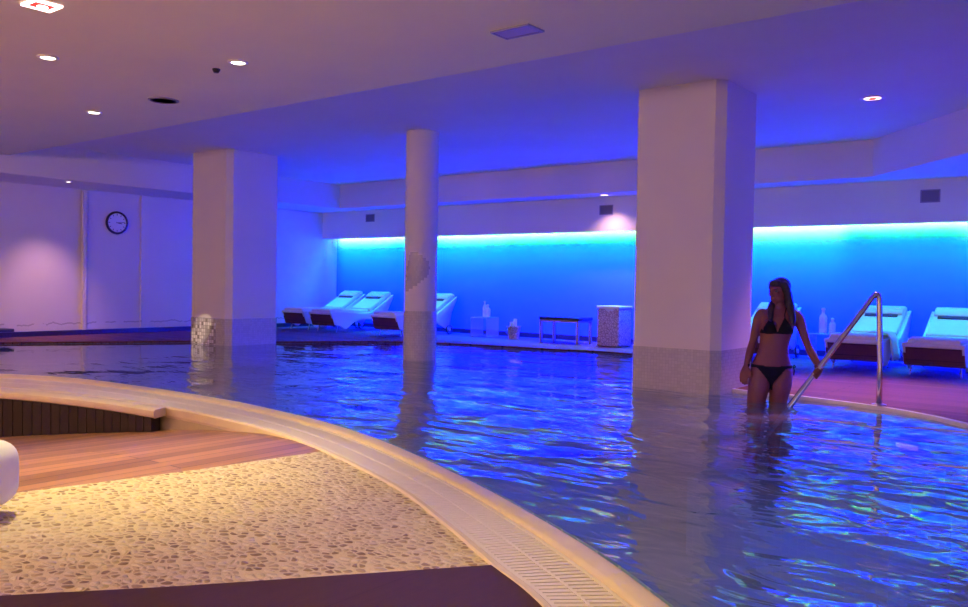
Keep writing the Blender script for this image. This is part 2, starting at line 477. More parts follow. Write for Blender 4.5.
pts = HINGE[1:-1] + DK[::-1] + [(o[0] + 0.02, o[1] + 0.04) for o in out_r]
poly_prism(bm, pts, -0.06, 0.02)
struct(obj('floor_pebbles', bm, M_pebble), 'pebble paving in a pale mortar bed')
bm = bmesh.new()
pts = DK[1:] + [(-5.4, -3.0), (4.0, -3.0), (4.0, -1.9), (2.2, -1.6), (0.9, 0.2), (-0.62, 1.48), (-1.36, 2.08)]
poly_prism(bm, pts, -0.06, 0.024)
struct(obj('floor_dark_boards', bm, M_darkwood), 'dark brown floor boards')

# ------------------------------------------------------------------ near coping
def ring_strip(bm, s_profile, rng=None):
    """s_profile: list of (s, z), s = 0 inner edge .. 1 outer edge; closed section"""
    rows = []
    for k, (ox, oy, ix, iy) in enumerate(NEAR):
        if rng and not rng(k, ox, oy): continue
        rows.append([bm.verts.new((ix + (ox - ix) * s, iy + (oy - iy) * s, z)) for s, z in s_profile])
    m = len(s_profile)
    for A, B in zip(rows, rows[1:]):
        for k in range(m):
            bm.faces.new((A[k], A[(k + 1) % m], B[(k + 1) % m], B[k]))
    bm.faces.new(rows[0]); bm.faces.new(rows[-1][::-1])
    return bm
coping = thing('pool_coping', 'cream stone pool coping with a raised rounded rim, curving around the near side', 'coping')
coping['kind'] = 'structure'; del coping['category']
bm = ring_strip(bmesh.new(), [(-0.0, -0.12), (0.0, 0.012), (0.015, 0.024), (0.045, 0.033), (0.10, 0.037), (0.24, 0.037), (0.285, 0.032), (0.30, 0.02), (0.30, -0.12)])
obj('rim', bm, M_coping, coping, smooth=False); smooth_by_angle(coping.children[-1], 50)
bm = ring_strip(bmesh.new(), [(0.30, -0.12), (0.30, -0.03), (0.92, -0.03), (0.92, -0.12)])
obj('gutter', bm, M_gutter, coping)
def left_part(k, ox, oy): return ox <= -5.60
bm = ring_strip(bmesh.new(), [(0.92, -0.13), (0.92, 0.022), (0.935, 0.029), (0.985, 0.029), (1.0, 0.02), (1.0, -0.03)])
obj('border', bm, M_coping, coping)
bm = ring_strip(bmesh.new(), [(0.80, -0.66), (0.80, -0.03), (0.985, -0.03), (0.985, -0.66)], lambda k, ox, oy: -5.95 < ox < -3.5)
obj('side', bm, M_concrete, coping)

# overflow grating: slats across the gutter
grate = thing('overflow_grating', 'slatted cream overflow grating set in the curved coping', 'grating')
def resample(step):
    out = []; acc = 0.0
    for A, B in zip(NEAR, NEAR[1:]):
        L = math.dist(A[:2], B[:2])
        while acc < L:
            t = acc / L; out.append([A[j] + (B[j] - A[j]) * t for j in range(4)]); acc += step
        acc -= L
    return out
bm = bmesh.new()
rs = [r for r in resample(0.029) if -9.2 < r[0] < 0.3]
for r in rs:
    o = Vector((r[0], r[1], 0)); i = Vector((r[2], r[3], 0)); d = (o - i); L = d.length; d.normalize(); t = Vector((-d.y, d.x, 0))
    a, b = i + d * L * 0.32, i + d * L * 0.90
    w = 0.0108
    vs = [bm.verts.new(p + t * sx * w + Vector((0, 0, z))) for z in (0.004, 0.022) for p, sx in ((a, -1), (a, 1), (b, 1), (b, -1))]
    for f in ((0, 1, 2, 3), (7, 6, 5, 4), (0, 4, 5, 1), (1, 5, 6, 2), (2, 6, 7, 3), (3, 7, 4, 0)): bm.faces.new([vs[q] for q in f])
obj('slat_panel', bm, M_grate, grate)
for s0, s1, z1 in ((0.305, 0.345, 0.0235), (0.60, 0.63, 0.0235), (0.875, 0.915, 0.0235)):
    bm = ring_strip(bmesh.new(), [(s0, 0.0), (s0, z1), (s1, z1), (s1, 0.0)], lambda k, ox, oy: -9.2 < ox < 0.4)
    obj('rib', bm, M_grate, grate)
# raised timber-clad side at the left, with a rounded nosing on top
bm = ring_strip(bmesh.new(), [(1.01, -0.03), (1.01, 0.022), (1.04, 0.032), (1.24, 0.032), (1.27, 0.022), (1.28, 0.0), (1.27, -0.022), (1.25, -0.03)], left_part)
struct(smooth_by_angle(obj('trim_nosing', bm, M_coping), 40), 'rounded cream nosing above the dark timber cladding')
bm = bmesh.new()
rr = [r for r in resample(0.105) if r[0] <= -5.64]
for A, B in zip(rr, rr[1:]):
    iA, oA, iB, oB = Vector(A[2:]), Vector(A[:2]), Vector(B[2:]), Vector(B[:2])
    q = []
    for s in (1.02, 1.225):
        pa = iA + (oA - iA) * s; pb_ = iB + (oB - iB) * s; d = (pb_ - pa).normalized() * 0.004
        q.append((pa + d, pb_ - d))
    poly_prism(bm, [q[1][0], q[1][1], q[0][1], q[0][0]], -0.75, -0.03)
struct(obj('wall_cladding', bm, M_clad), 'dark vertical timber cladding below the coping')

# ------------------------------------------------------------------ walls
H_B, H_C, H_A = 2.80, 2.80, 2.60
YB = 11.95
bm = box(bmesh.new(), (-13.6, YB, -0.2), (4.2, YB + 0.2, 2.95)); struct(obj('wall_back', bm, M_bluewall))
bm = box(bmesh.new(), (-13.6, -3.2, -0.8), (-13.3, YB, 2.95))
struct(obj('wall_left', bm, M_sidewall))
bm = box(bmesh.new(), (-13.3, 7.6, 0.05), (-13.27, 11.95, 2.34)); struct(obj('wall_left_panel', bm, M_sidewall))
bm = box(bmesh.new(), (4.0, -3.2, -0.2), (4.2, YB, 2.95)); struct(obj('wall_right', bm, M_plaster))
bm = box(bmesh.new(), (-13.3, -3.2, -0.8), (4.0, -3.0, 2.95)); struct(obj('wall_front', bm, M_plaster))
bm = box(bmesh.new(), (-13.265, 11.925, DECK_Z), (4.0, YB, DECK_Z + 0.085)); struct(obj('baseboard_back', bm, M_base))
bm = box(bmesh.new(), (-13.3, 1.5, DECK_Z), (-13.245, 11.92, DECK_Z + 0.075)); struct(obj('baseboard_left', bm, M_base))
bm = box(bmesh.new(), (-13.3, 6.60, DECK_Z), (-13.25, 6.675, 2.34), 0.01); struct(obj('trim_conduit', bm, M_column))

# ceilings
bm = box(bmesh.new(), (-13.4, -3.0, H_A), (4.0, 5.05, H_A + 0.3)); struct(obj('ceiling_front', bm, M_beige), 'lower plaster ceiling')
bm = box(bmesh.new(), (-13.4, 5.05, H_B), (4.0, YB, H_B + 0.1)); struct(obj('ceiling', bm, M_ceiling), 'upper plaster ceiling')
FX, FY, SZ = -12.15, 11.0, 2.39
bm = bmesh.new()
# dropped soffit: along the left wall, along the back wall, and across the right corner
poly_prism(bm, [(-13.3, 5.05), (FX, 5.05), (FX, FY), (-2.65, FY), (-1.38, 9.5), (2.5, 4.9), (4.0, 4.9), (4.0, YB), (-13.3, YB)], SZ - 0.04, H_B + 0.02)
struct(obj('ceiling_soffit', bm, M_ceiling), 'dropped plaster soffit around the upper ceiling')
bm = box(bmesh.new(), (-13.3, -3.0, 2.35), (FX, 5.05, 2.62)); struct(obj('ceiling_soffit_left', bm, M_ceiling), 'dropped plaster soffit along the side wall')
BY, BZ0 = 11.55, 1.815
bm = box(bmesh.new(), (-13.27, BY, BZ0), (4.0, BY + 0.06, SZ), 0.004, 1); struct(obj('wall_bulkhead', bm, M_ceiling), 'plaster bulkhead hiding the cove lighting')

# ------------------------------------------------------------------ columns
def square_column(name, x0, x1, y0, y1, label, tile_h=0.42, ch=0.075):
    def outline(e):
        a, b, c, d = x0 - e, x1 + e, y0 - e, y1 + e
        k = ch
        return [(a + 0.02, c), (b - k, c), (b, c + k), (b, d - k), (b - k, d), (a + k, d), (a, d - k), (a, c + 0.02)]
    bm = poly_prism(bmesh.new(), outline(0), -1.25, H_B)
    o = struct(obj(name, bm, M_column), label)
    bm = poly_prism(bmesh.new(), outline(0.004), -1.25, tile_h)
    obj('mosaic_base', bm, M_mosaic, o)
    return o
c1 = square_column('column_1', -11.02, -10.12, 7.1, 8.0, 'square plaster column at the left with a mosaic foot', 0.41)
square_column('column_2', -3.78, -2.94, 7.1, 7.95, 'large square plaster column with a mosaic foot', 0.415)
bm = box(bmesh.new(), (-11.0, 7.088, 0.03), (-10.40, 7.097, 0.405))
obj('glare_tiles', bm, mosaic('glare_mosaic', (0.22, 0.19, 0.17), (0.95, 0.92, 0.86), (0.30, 0.26, 0.24), 0.05, 0.12, 0.5), c1)  # mottled glare on the column foot, put into the tile colours
CX, CY, CR = -6.99, 7.66, 0.20
bm = lathe(bmesh.new(), [(CR, -1.25), (CR, H_C + 0.02)], 48, CX, CY)
c3 = struct(smooth_by_angle(obj('column_3', bm, M_column)), 'slim round plaster column standing in the pool')
bm = lathe(bmesh.new(), [(CR + 0.004, -1.2), (CR + 0.004, 0.62), (CR, 0.625)], 48, CX, CY)
smooth_by_angle(obj('mosaic_base', bm, M_mosaic, c3))
bm = bmesh.new()       # stepped mosaic inlay on the round column
mask = [  # rows from z = 0.94 upwards: (first cell, last cell)
    (0, 3), (0, 6), (0, 9), (0, 11), (1, 13), (0, 15), (1, 16), (1, 16), (1, 17), (2, 16), (2, 16), (3, 14), (3, 12), (4, 9)]
dth = 2 * PI / 64
th0 = math.atan2(-CY, -CX) - 15 * dth / 2 - 0.34
for r, (a, b) in enumerate(mask):
    for k in range(a, b):
        t0, t1 = th0 + (k) * dth, th0 + (k + 1) * dth
        z0, z1 = 0.86 + r * 0.034, 0.86 + (r + 1) * 0.034
        bm.faces.new([bm.verts.new((CX + (CR + 0.003) * math.cos(t), CY + (CR + 0.003) * math.sin(t), z)) for t, z in ((t0, z0), (t1, z0), (t1, z1), (t0, z1))])
bmesh.ops.remove_doubles(bm, verts=bm.verts[:], dist=1e-4)
obj('mosaic_inlay', bm, M_patch, c3)

# ------------------------------------------------------------------ loungers
SEAT = [(0.00, 0.345), (0.22, 0.36), (0.52, 0.345), (0.78, 0.325), (0.92, 0.335), (1.04, 0.375), (1.25, 0.49), (1.56, 0.665)]
SEATC = catmull(SEAT, 5)
def band(path, lo, hi):
    """profile ribbon between offsets lo and hi above a (y, z) path"""
    top, bot = [], []
    n = len(path)
    for i, p in enumerate(path):
        a = Vector(path[max(i - 1, 0)]); b = Vector(path[min(i + 1, n - 1)]); d = (b - a).normalized(); nn = Vector((-d.y, d.x))
        top.append(tuple(Vector(p) + nn * hi)); bot.append(tuple(Vector(p) + nn * lo))
    return bot + top[::-1]
def bev(o, w=0.012, s=2):
    b = bmesh.new(); b.from_mesh(o.data)
    es = [e for e in b.edges if len(e.link_faces) == 2 and e.calc_face_angle(0) > 0.6]
    bmesh.ops.bevel(b, geom=es, offset=w, segments=s, profile=0.5, affect='EDGES')
    b.to_mesh(o.data); b.free(); return smooth_by_angle(o, 45)
def make_lounger(label):
    t = thing('sun_lounger', label, 'sun lounger', group='white sun loungers by the lit wall')
    for sx in (-1, 1):
        under = [(1.54, 0.60), (1.41, 0.38), (1.36, 0.14), (1.28, 0.10), (1.17, 0.15), (1.0, 0.215), (0.76, 0.22), (0.54, 0.17), (0.42, 0.09), (0.36, 0.055), (0.30, 0.06), (0.22, 0.11), (0.10, 0.13), (0.07, 0.135)]
        prof = [(-0.012, 0.33)] + [(p[0], p[1] + 0.01) for p in SEATC] + under
        bm = prism_x(bmesh.new(), prof, sx * 0.30, sx * 0.265)
        bev(obj('side_shell', bm, M_white, t), 0.006, 1)
    bm = prism_x(bmesh.new(), band(SEATC, -0.02, 0.0), -0.265, 0.265); obj('base_panel', bm, M_white, t)
    sc = SEATC[:22]
    bm = prism_x(bmesh.new(), band(sc, 0.002, 0.062), -0.255, 0.255); bev(obj('seat_cushion', bm, M_cushion, t), 0.018, 3)
    bc = SEATC[23:]
    bm = prism_x(bmesh.new(), band(bc, 0.002, 0.07), -0.255, 0.255); bev(obj('back_cushion', bm, M_cushion, t), 0.02, 3)
    d = (Vector(bc[-1]) - Vector(bc[-4])).normalized(); nn = Vector((-d.y, d.x))
    p0 = Vector(bc[-1]) - d * 0.27
    prof = [tuple(p0 + nn * 0.066), tuple(p0 + d * 0.05 + nn * 0.066), tuple(p0 + d * 0.05 + nn * 0.082), tuple(p0 + nn * 0.082)]
    bm = prism_x(bmesh.new(), prof, -0.19, 0.19); obj('head_strap', bm, M_strap, t)
    p1 = Vector(bc[-1]) - d * 0.215
    prof = [tuple(p1 + nn * 0.066), tuple(p1 + d * 0.20 + nn * 0.066), tuple(p1 + d * 0.20 + nn * 0.085), tuple(p1 + d * 0.10 + nn * 0.098), tuple(p1 + nn * 0.088)]
    bm = prism_x(bmesh.new(), prof, -0.24, 0.24); bev(obj('head_pillow', bm, M_cushion, t), 0.012, 2)
    bm = prism_x(bmesh.new(), [(-0.012, 0.335), (0.02, 0.335), (0.105, 0.12), (0.075, 0.115)], -0.295, 0.295)
    obj('foot_panel', bm, M_foot, t)
    bm = box(bmesh.new(), (-0.305, -0.02, 0.315), (0.305, 0.03, 0.36), 0.012, 2); smooth_by_angle(obj('foot_rail', bm, M_cushion, t), 40)
    for sx in (-1, 1):
        bm = tube(bmesh.new(), [(sx * 0.24, 0.20, 0.13), (sx * 0.25, 0.16, 0.0)], 0.012, 8); obj('leg', bm, M_steel, t)
        bm = bmesh.new(); tube(bm, [(sx * 0.33, 1.32 + 0.075 * math.cos(a), 0.087 + 0.075 * math.sin(a)) for a in [2 * PI * k / 20 for k in range(20)]], 0.012, 8, closed=True)
        w = obj('wheel', bm, M_rubber, t, smooth=True)
        bm = tube(bmesh.new(), [(sx * 0.30, 1.32, 0.087), (sx * 0.345, 1.32, 0.087)], 0.03, 12); obj('hub', bm, M_white, w)
    return t
LY = 10.12
L0 = make_lounger('white sun lounger in the corner, closest to the glowing blue side wall')
L0.location = (-12.42, LY, DECK_Z)
dup(L0, (-11.62, LY - 0.03, DECK_Z), 0, 'white sun lounger standing between the corner lounger and the one behind the round column')
dup(L0, (-10.06, LY, DECK_Z), 0, 'white sun lounger partly hidden behind the slim round column')
dup(L0, (-3.98, LY + 0.05, DECK_Z), 0, 'white sun lounger almost hidden behind the large square column and the woman')
dup(L0, (-2.60, LY - 0.02, DECK_Z), 0, 'white sun lounger seen through the pool handrail, towel edge hanging at its side')
dup(L0, (-1.76, LY - 0.10, DECK_Z), 0, 'white sun lounger right of the handrail, cut off by the picture edge')
# towel hanging over the side of the lounger behind the handrail
bm = bmesh.new()
tw = [(0.325, 0.385), (0.345, 0.36), (0.352, 0.20), (0.348, 0.10)]
for k in range(len(tw) - 1):
    pass
grid = []
for i, (xx, zz) in enumerate([(0.10, 0.428), (0.24, 0.43), (0.30, 0.415), (0.330, 0.36), (0.335, 0.28), (0.345, 0.20), (0.35, 0.12)]):
    grid.append([bm.verts.new((xx + (0.008 * math.sin(j * 2.1) if i > 2 else 0), 0.30 + j * 0.06 + (i - 3) * 0.012, zz + 0.012 * math.sin(j * 1.3 + i))) for j in range(7)])
for A, B in zip(grid, grid[1:]):
    for j in range(6): bm.faces.new((A[j], A[j + 1], B[j + 1], B[j]))
tw = obj('towel', bm, M_towel, smooth=True); tw.location = (-2.60, LY - 0.02, DECK_Z)
sm = tw.modifiers.new('thick', 'SOLIDIFY'); sm.thickness = 0.012; sm.offset = 1
tag(tw, 'pale towel draped over the side of the lounger behind the handrail', 'towel')

# ------------------------------------------------------------------ side tables with bottles
def make_table(loc, label):
    t = thing('side_table', label, 'side table', loc, group='clear side tables by the lit wall')
    bm = box(bmesh.new(), (-0.18, -0.17, 0.325), (0.18, 0.17, 0.34), 0.004, 1); obj('table_top', bm, M_clear, t)
    for sx in (-1, 1):
        bm = box(bmesh.new(), (sx * 0.172 - 0.008, -0.17, 0.0), (sx * 0.172 + 0.008, 0.17, 0.325), 0.003, 1); obj('leg_panel', bm, M_clear, t)
    return t
T1 = (-9.02, 11.55, DECK_Z); T2 = (-3.30, 11.55, DECK_Z)
t1 = make_table(T1, 'small clear side table between the third lounger and the towel pail')
t2 = dup(t1, T2, 0, 'small clear side table left of the handrail lounger, holding two bottles')
def make_bottle(loc, label, h=0.27, r=0.05, name='bottle', cap=True):
    t = thing(name, label, 'bottle', loc, group='pale bottles on the side tables')
    bm = lathe(bmesh.new(), [(r * 0.9, 0), (r, 0.01), (r, h * 0.62), (r * 0.85, h * 0.70), (r * 0.42, h * 0.80), (r * 0.38, h * 0.93)], 20)
    smooth_by_angle(obj('body', bm, M_bottle, t), 60)
    if cap:
        bm = lathe(bmesh.new(), [(r * 0.5, h * 0.93), (r * 0.5, h), (r * 0.3, h + 0.006)], 16); obj('cap', bm, M_white, t)
    return t
TZ = DECK_Z + 0.34
make_bottle((T1[0] - 0.02, T1[1] + 0.02, TZ), 'taller pale bottle on the clear table near the towel pail', 0.27, 0.036)
make_bottle((T1[0] + 0.075, T1[1] - 0.02, TZ), 'wide pale carafe on the clear table near the towel pail', 0.21, 0.05)
make_bottle((T2[0] - 0.035, T2[1] - 0.02, TZ), 'tall pale bottle on the clear table near the handrail', 0.33, 0.05)
make_bottle((T2[0] + 0.085, T2[1] - 0.02, TZ), 'short pale bottle on the clear table near the handrail', 0.20, 0.042)

# pail with rolled towels
pl = thing('pail', 'small pail holding rolled white towels, on the deck left of the bench', 'pail', (-8.30, 11.42, DECK_Z))
bm = lathe(bmesh.new(), [(0.085, 0), (0.115, 0.20), (0.12, 0.205), (0.12, 0.215), (0.105, 0.215), (0.078, 0.02), (0.0, 0.02)], 28, cap=False)
bm.faces.new([v for v in bm.verts][:28])
smooth_by_angle(obj('bucket', bm, M_bin, pl), 40)
bm = tube(bmesh.new(), [(-0.118, 0, 0.19), (-0.125, -0.04, 0.14), (-0.08, -0.10, 0.10), (0, -0.125, 0.09), (0.08, -0.10, 0.10), (0.125, -0.04, 0.14), (0.118, 0, 0.19)], 0.004, 8); obj('handle', bm, M_steel, pl, smooth=True)
for k, (x, y, h, lab) in enumerate([(-0.034, -0.020, 0.25, 'front left one'), (0.034, -0.020, 0.27, 'front right one'), (0.0, 0.040, 0.30, 'tall back one')]):
    bm = bmesh.new()
    lathe(bm, [(0.0, 0.0), (0.028, 0.0), (0.030, 0.02), (0.030, h - 0.01), (0.027, h), (0.024, h - 0.005), (0.022, h + 0.002), (0.010, h - 0.002), (0.0, h)], 18, cap=False)
    o = smooth_by_angle(obj('rolled_towel', bm, M_towel), 50)
    o.location = (-8.30 + x, 11.42 + y, DECK_Z + 0.035)
    tag(o, 'rolled white towel, the ' + lab + ' of three in the small pail', 'towel', 'rolled towels in the pail')

# bench
bn = thing('bench', 'low metal-framed bench with a dark padded seat in front of the lit wall', 'bench', (-7.20, 11.30, DECK_Z))
bm = box(bmesh.new(), (-0.37, -0.22, 0.365), (0.37, 0.22, 0.415), 0.014, 2); smooth_by_angle(obj('seat_pad', bm, M_black, bn), 40)
for sx in (-1, 1):
    for sy in (-1, 1):
        bm = box(bmesh.new(), (sx * 0.34 - 0.02, sy * 0.19 - 0.02, 0), (sx * 0.34 + 0.02, sy * 0.19 + 0.02, 0.335), 0.003, 1); obj('leg', bm, M_darksteel, bn)
bm = bmesh.new()
for sy in (-1, 1): box(bm, (-0.36, sy * 0.19 - 0.02, 0.335), (0.36, sy * 0.19 + 0.02, 0.365))
for sx in (-1, 1): box(bm, (sx * 0.34 - 0.02, -0.17, 0.335), (sx * 0.34 + 0.02, 0.17, 0.365))
obj('seat_frame', bm, M_darksteel, bn)

# towel bin
tb = thing('towel_bin', 'tall woven towel bin with a white lid beside the large square column', 'bin', (-6.34, 11.32, DECK_Z))
bm = box(bmesh.new(), (-0.19, -0.21, 0), (0.19, 0.21, 0.575), 0.035, 3); smooth_by_angle(obj('body', bm, M_bin, tb), 40)
bm = box(bmesh.new(), (-0.20, -0.22, 0.57), (0.20, 0.22, 0.615), 0.016, 3); smooth_by_angle(obj('lid', bm, M_towel, tb), 40)
bm = bmesh.new()
pts = [(-0.05, 0.575), (0.10, 0.575), (0.085, 0.53), (0.05, 0.55), (0.02, 0.52), (-0.02, 0.545)]
b0 = [bm.verts.new((p[0], -0.219, p[1])) for p in pts]; b1 = [bm.verts.new((p[0], -0.211, p[1])) for p in pts]
bm.faces.new(b0); bm.faces.new(b1[::-1])
for i in range(6): bm.faces.new((b0[i], b1[i], b1[(i + 1) % 6], b0[(i + 1) % 6]))
obj('liner_edge', bm, M_towel, tb)

# low black bench by the side wall, only its end in view
lb = thing('low_shelf', 'low black slab shelf against the side wall, only its end in view', 'shelf', (-13.08, 4.70, DECK_Z))
bm = box(bmesh.new(), (-0.16, -0.80, 0.10), (0.16, 0.74, 0.145), 0.006, 1); obj('shelf_board', bm, M_black, lb)
for y in (-0.6, 0.30):
    bm = box(bmesh.new(), (-0.12, y - 0.03, 0), (-0.06, y + 0.03, 0.10)); obj('leg', bm, M_black, lb)

# white lounge end at the near left
sf = thing('lounge_pouf', 'white upholstered lounge end with rounded top, standing on the pebble paving', 'lounge', (-3.685, 1.14, 0.02), math.radians(38))
bm = box(bmesh.new(), (-0.34, -0.27, 0.035), (0.34, 0.27, 0.30), 0.085, 6)
smooth_by_angle(obj('upholstery', bm, M_sofa, sf), 60)
for sx in (-1, 1):
    for sy in (-1, 1):
        bm = lathe(bmesh.new(), [(0.022, 0), (0.022, 0.05)], 12, sx * 0.22, sy * 0.15); obj('leg', bm, M_black, sf)

# ------------------------------------------------------------------ handrail
hr = thing('pool_handrail', 'steel pool handrail rising from the water to a post on the deck', 'handrail')
PB = Vector((-1.66, 7.30, DECK_Z)); PT = Vector((-1.68, 7.30, 0.945)); RE = Vector((-2.245, 6.86, 0.0))
dl = (RE - PT); low = RE + dl.normalized() * 0.55
bendp = []
dirn = dl.normalized()
Pc = PT + Vector((0, 0, 0.045))
A0 = Pc - Vector((0, 0, 0.11)); A2 = Pc + dirn * 0.11
for k in range(9):
    t = k / 8
    bendp.append(A0 * (1 - t) ** 2 + Pc * 2 * t * (1 - t) + A2 * t * t)
RAIL = [PB, PB + Vector((0, 0, 0.3))] + bendp + [RE, low]
bm = tube(bmesh.new(), RAIL, 0.022, 16); obj('rail', bm, M_steel, hr, smooth=True)
bm = lathe(bmesh.new(), [(0.055, DECK_Z), (0.055, DECK_Z + 0.008), (0.03, DECK_Z + 0.016), (0.022, DECK_Z + 0.016)], 24, PB.x, PB.y); obj('base_flange', bm, M_darksteel, hr)

# ------------------------------------------------------------------ clock
ck = thing('wall_clock', 'round wall clock with dark rim on the purple side wall', 'clock', (-13.30, 7.18, 1.86))
def lathe_x(prof, seg=40):
    bm = bmesh.new(); lathe(bm, prof, seg)
    for v in bm.verts: v.co = Vector((v.co.z, v.co.y, -v.co.x))
    return bm
smooth_by_angle(obj('rim', lathe_x([(0.185, 0.0), (0.19, 0.015), (0.185, 0.035), (0.165, 0.04), (0.155, 0.03), (0.155, 0.02)]), M_base, ck), 40)
face = obj('face', lathe_x([(0.156, 0.0), (0.156, 0.022)]), M_clockface, ck)
bm = bmesh.new(); bm.from_mesh(face.data); nf = len(bm.faces)
for k in range(12):
    box(bm, (0.0215, -0.005, 0.118), (0.0240, 0.005, 0.145), mtx=Matrix.Rotation(2 * PI * k / 12, 4, 'X'))
bm.faces.ensure_lookup_table()
for f in bm.faces[nf:]: f.material_index = 1
bm.to_mesh(face.data); bm.free(); face.data.materials.append(M_base)
obj('hour_hand', box(bmesh.new(), (0.0245, -0.006, -0.015), (0.0265, 0.006, 0.085), mtx=Matrix.Rotation(-math.radians(100), 4, 'X')), M_base, ck)
obj('minute_hand', box(bmesh.new(), (0.027, -0.004, -0.02), (0.029, 0.004, 0.125), mtx=Matrix.Rotation(-math.radians(85), 4, 'X')), M_base, ck)

# ------------------------------------------------------------------ vents, grilles, sensors
def wall_vent(loc, w, h, label):
    t = thing('wall_vent', label, 'vent', loc)
    bm = bmesh.new()
    box(bm, (-w / 2, -0.012, -h / 2), (w / 2, 0.0, -h / 2 + 0.014)); box(bm, (-w / 2, -0.012, h / 2 - 0.014), (w / 2, 0, h / 2))
    box(bm, (-w / 2, -0.012, -h / 2 + 0.014), (-w / 2 + 0.014, 0, h / 2 - 0.014)); box(bm, (w / 2 - 0.014, -0.012, -h / 2 + 0.014), (w / 2, 0, h / 2 - 0.014))
    obj('vent_frame', bm, M_vent, t)
    bm = bmesh.new(); n = 6
    for k in range(n):
        z = -h / 2 + 0.02 + (h - 0.04) * (k + 0.5) / n
        box(bm, (-w / 2 + 0.014, -0.009, z - 0.006), (w / 2 - 0.014, -0.001, z + 0.006))
    box(bm, (-w / 2 + 0.014, -0.002, -h / 2 + 0.014), (w / 2 - 0.014, 0.0, h / 2 - 0.014))
    obj('louvre_grille', bm, M_ventdark, t)
wall_vent((-11.88, BY, 2.20), 0.24, 0.15, 'small square air vent on the bulkhead above the three left loungers')
wall_vent((-6.65, BY, 2.15), 0.24, 0.15, 'small air vent on the bulkhead inside the bright lamp scallop')
wall_vent((-2.11, BY, 2.14), 0.22, 0.16, 'dark air vent on the bulkhead above the right-hand loungers')
cg = thing('ceiling_grille', 'flush square ceiling grille in the pinkish lower ceiling', 'vent', (-3.22, 4.41, H_A), 0.0)
bm = bmesh.new()
box(bm, (-0.15, -0.09, -0.012), (0.15, -0.075, 0)); box(bm, (-0.15, 0.075, -0.012), (0.15, 0.09, 0)); box(bm, (-0.15, -0.075, -0.012), (-0.135, 0.075, 0)); box(bm, (0.135, -0.075, -0.012), (0.15, 0.075, 0))
obj('grille_frame', bm, M_vent, cg)
bm = bmesh.new()
for k in range(7): box(bm, (-0.135, -0.07 + k * 0.02, -0.009), (0.135, -0.056 + k * 0.02, -0.002))
box(bm, (-0.135, -0.075, -0.003), (0.135, 0.075, 0))
obj('louvre_grille', bm, mat('grille_violet', (0.40, 0.34, 0.55), 0.5), cg)
sg = thing('ceiling_speaker', 'round dark ceiling speaker grille in the lower ceiling', 'speaker', (-7.11, 4.28, H_A))
bm = lathe(bmesh.new(), [(0.135, 0), (0.135, -0.006), (0.12, -0.012), (0.11, -0.008)], 32); obj('speaker_ring', bm, M_vent, sg)
bm = lathe(bmesh.new(), [(0.111, -0.001), (0.111, -0.008)], 32); obj('speaker_mesh', bm, M_speaker, sg)
bm = lathe(bmesh.new(), [(0.03, 0), (0.03, -0.01), (0.018, -0.03), (0.0, -0.03)], 20)
ss = obj('ceiling_sensor', bm, M_black, smooth=False); ss.location = (-5.71, 3.88, H_A)
tag(ss, 'tiny dark sensor on the lower ceiling beside a lit downlight', 'sensor')

# ------------------------------------------------------------------ lamps
def spot(name, loc, target, power, col, angle=60, blend=0.6, size=0.04):
    l = bpy.data.lights.new(name, 'SPOT'); l.energy = power; l.color = col; l.spot_size = math.radians(angle); l.spot_blend = blend; l.shadow_soft_size = size
    o = bpy.data.objects.new(name, l); COL.objects.link(o); o.location = loc
    o.rotation_euler = (Vector(target) - Vector(loc)).to_track_quat('-Z', 'Y').to_euler()
    return o
def downlight(loc, label, em=E_warm, r=0.05, square=False):
    t = thing('downlight', label, 'downlight', loc)
    if square:
        bm = bmesh.new(); w = 0.085
        for lo, hi in (((-w, -w, -0.012), (w, -w + 0.022, 0)), ((-w, w - 0.022, -0.012), (w, w, 0)), ((-w, -w + 0.022, -0.012), (-w + 0.022, w - 0.022, 0)), ((w - 0.022, -w + 0.022, -0.012), (w, w - 0.022, 0))): box(bm, lo, hi)
        obj('trim_ring', bm, E_pink, t)
        bm = box(bmesh.new(), (-w + 0.022, -w + 0.022, -0.006), (w - 0.022, w - 0.022, 0)); obj('lens', bm, E_red, t)
        bm = lathe(bmesh.new(), [(0.03, -0.006), (0.03, -0.012)], 20, -0.02, 0.012); obj('bulb', bm, em, t)
    else:
        bm = lathe(bmesh.new(), [(r * 1.5, 0.0), (r * 1.5, -0.006), (r * 1.2, -0.012), (r, -0.008), (r, 0.0)], 28, cap=False); obj('trim_ring', bm, M_trimlamp, t, smooth=True)
        bm = lathe(bmesh.new(), [(r, -0.001), (r, -0.007)], 28); obj('lens', bm, em, t)
    return t
WARM = (1.0, 0.82, 0.40); PINK = (1.0, 0.50, 0.42)
downlight((-5.25, 2.36, H_A), 'square recessed ceiling lamp with red-glowing inside, by the top corner of the view', square=True)
downlight((-6.46, 2.95, H_A), 'small lit downlight between the square red lamp and the lamp closest to the side wall')
downlight((-8.22, 4.20, H_A), 'small lit downlight of the lower ceiling closest to the side wall')
downlight((-5.39, 3.85, H_A), 'bright lit downlight beside the tiny ceiling sensor')
rl = downlight((-2.09, 8.60, H_C), 'pink ring downlight with red centre on the violet ceiling right of the large column', E_pink, 0.075)
bm = lathe(bmesh.new(), [(0.035, -0.007), (0.035, -0.014)], 20); obj('bulb', bm, E_red, rl)
downlight((-12.38, 5.95, 2.35), 'tiny lit downlight in the soffit along the purple side wall', E_warm, 0.035)
downlight((-6.50, 11.22, SZ - 0.04), 'lit downlight in the narrow soffit above the bench', E_pink, 0.06)

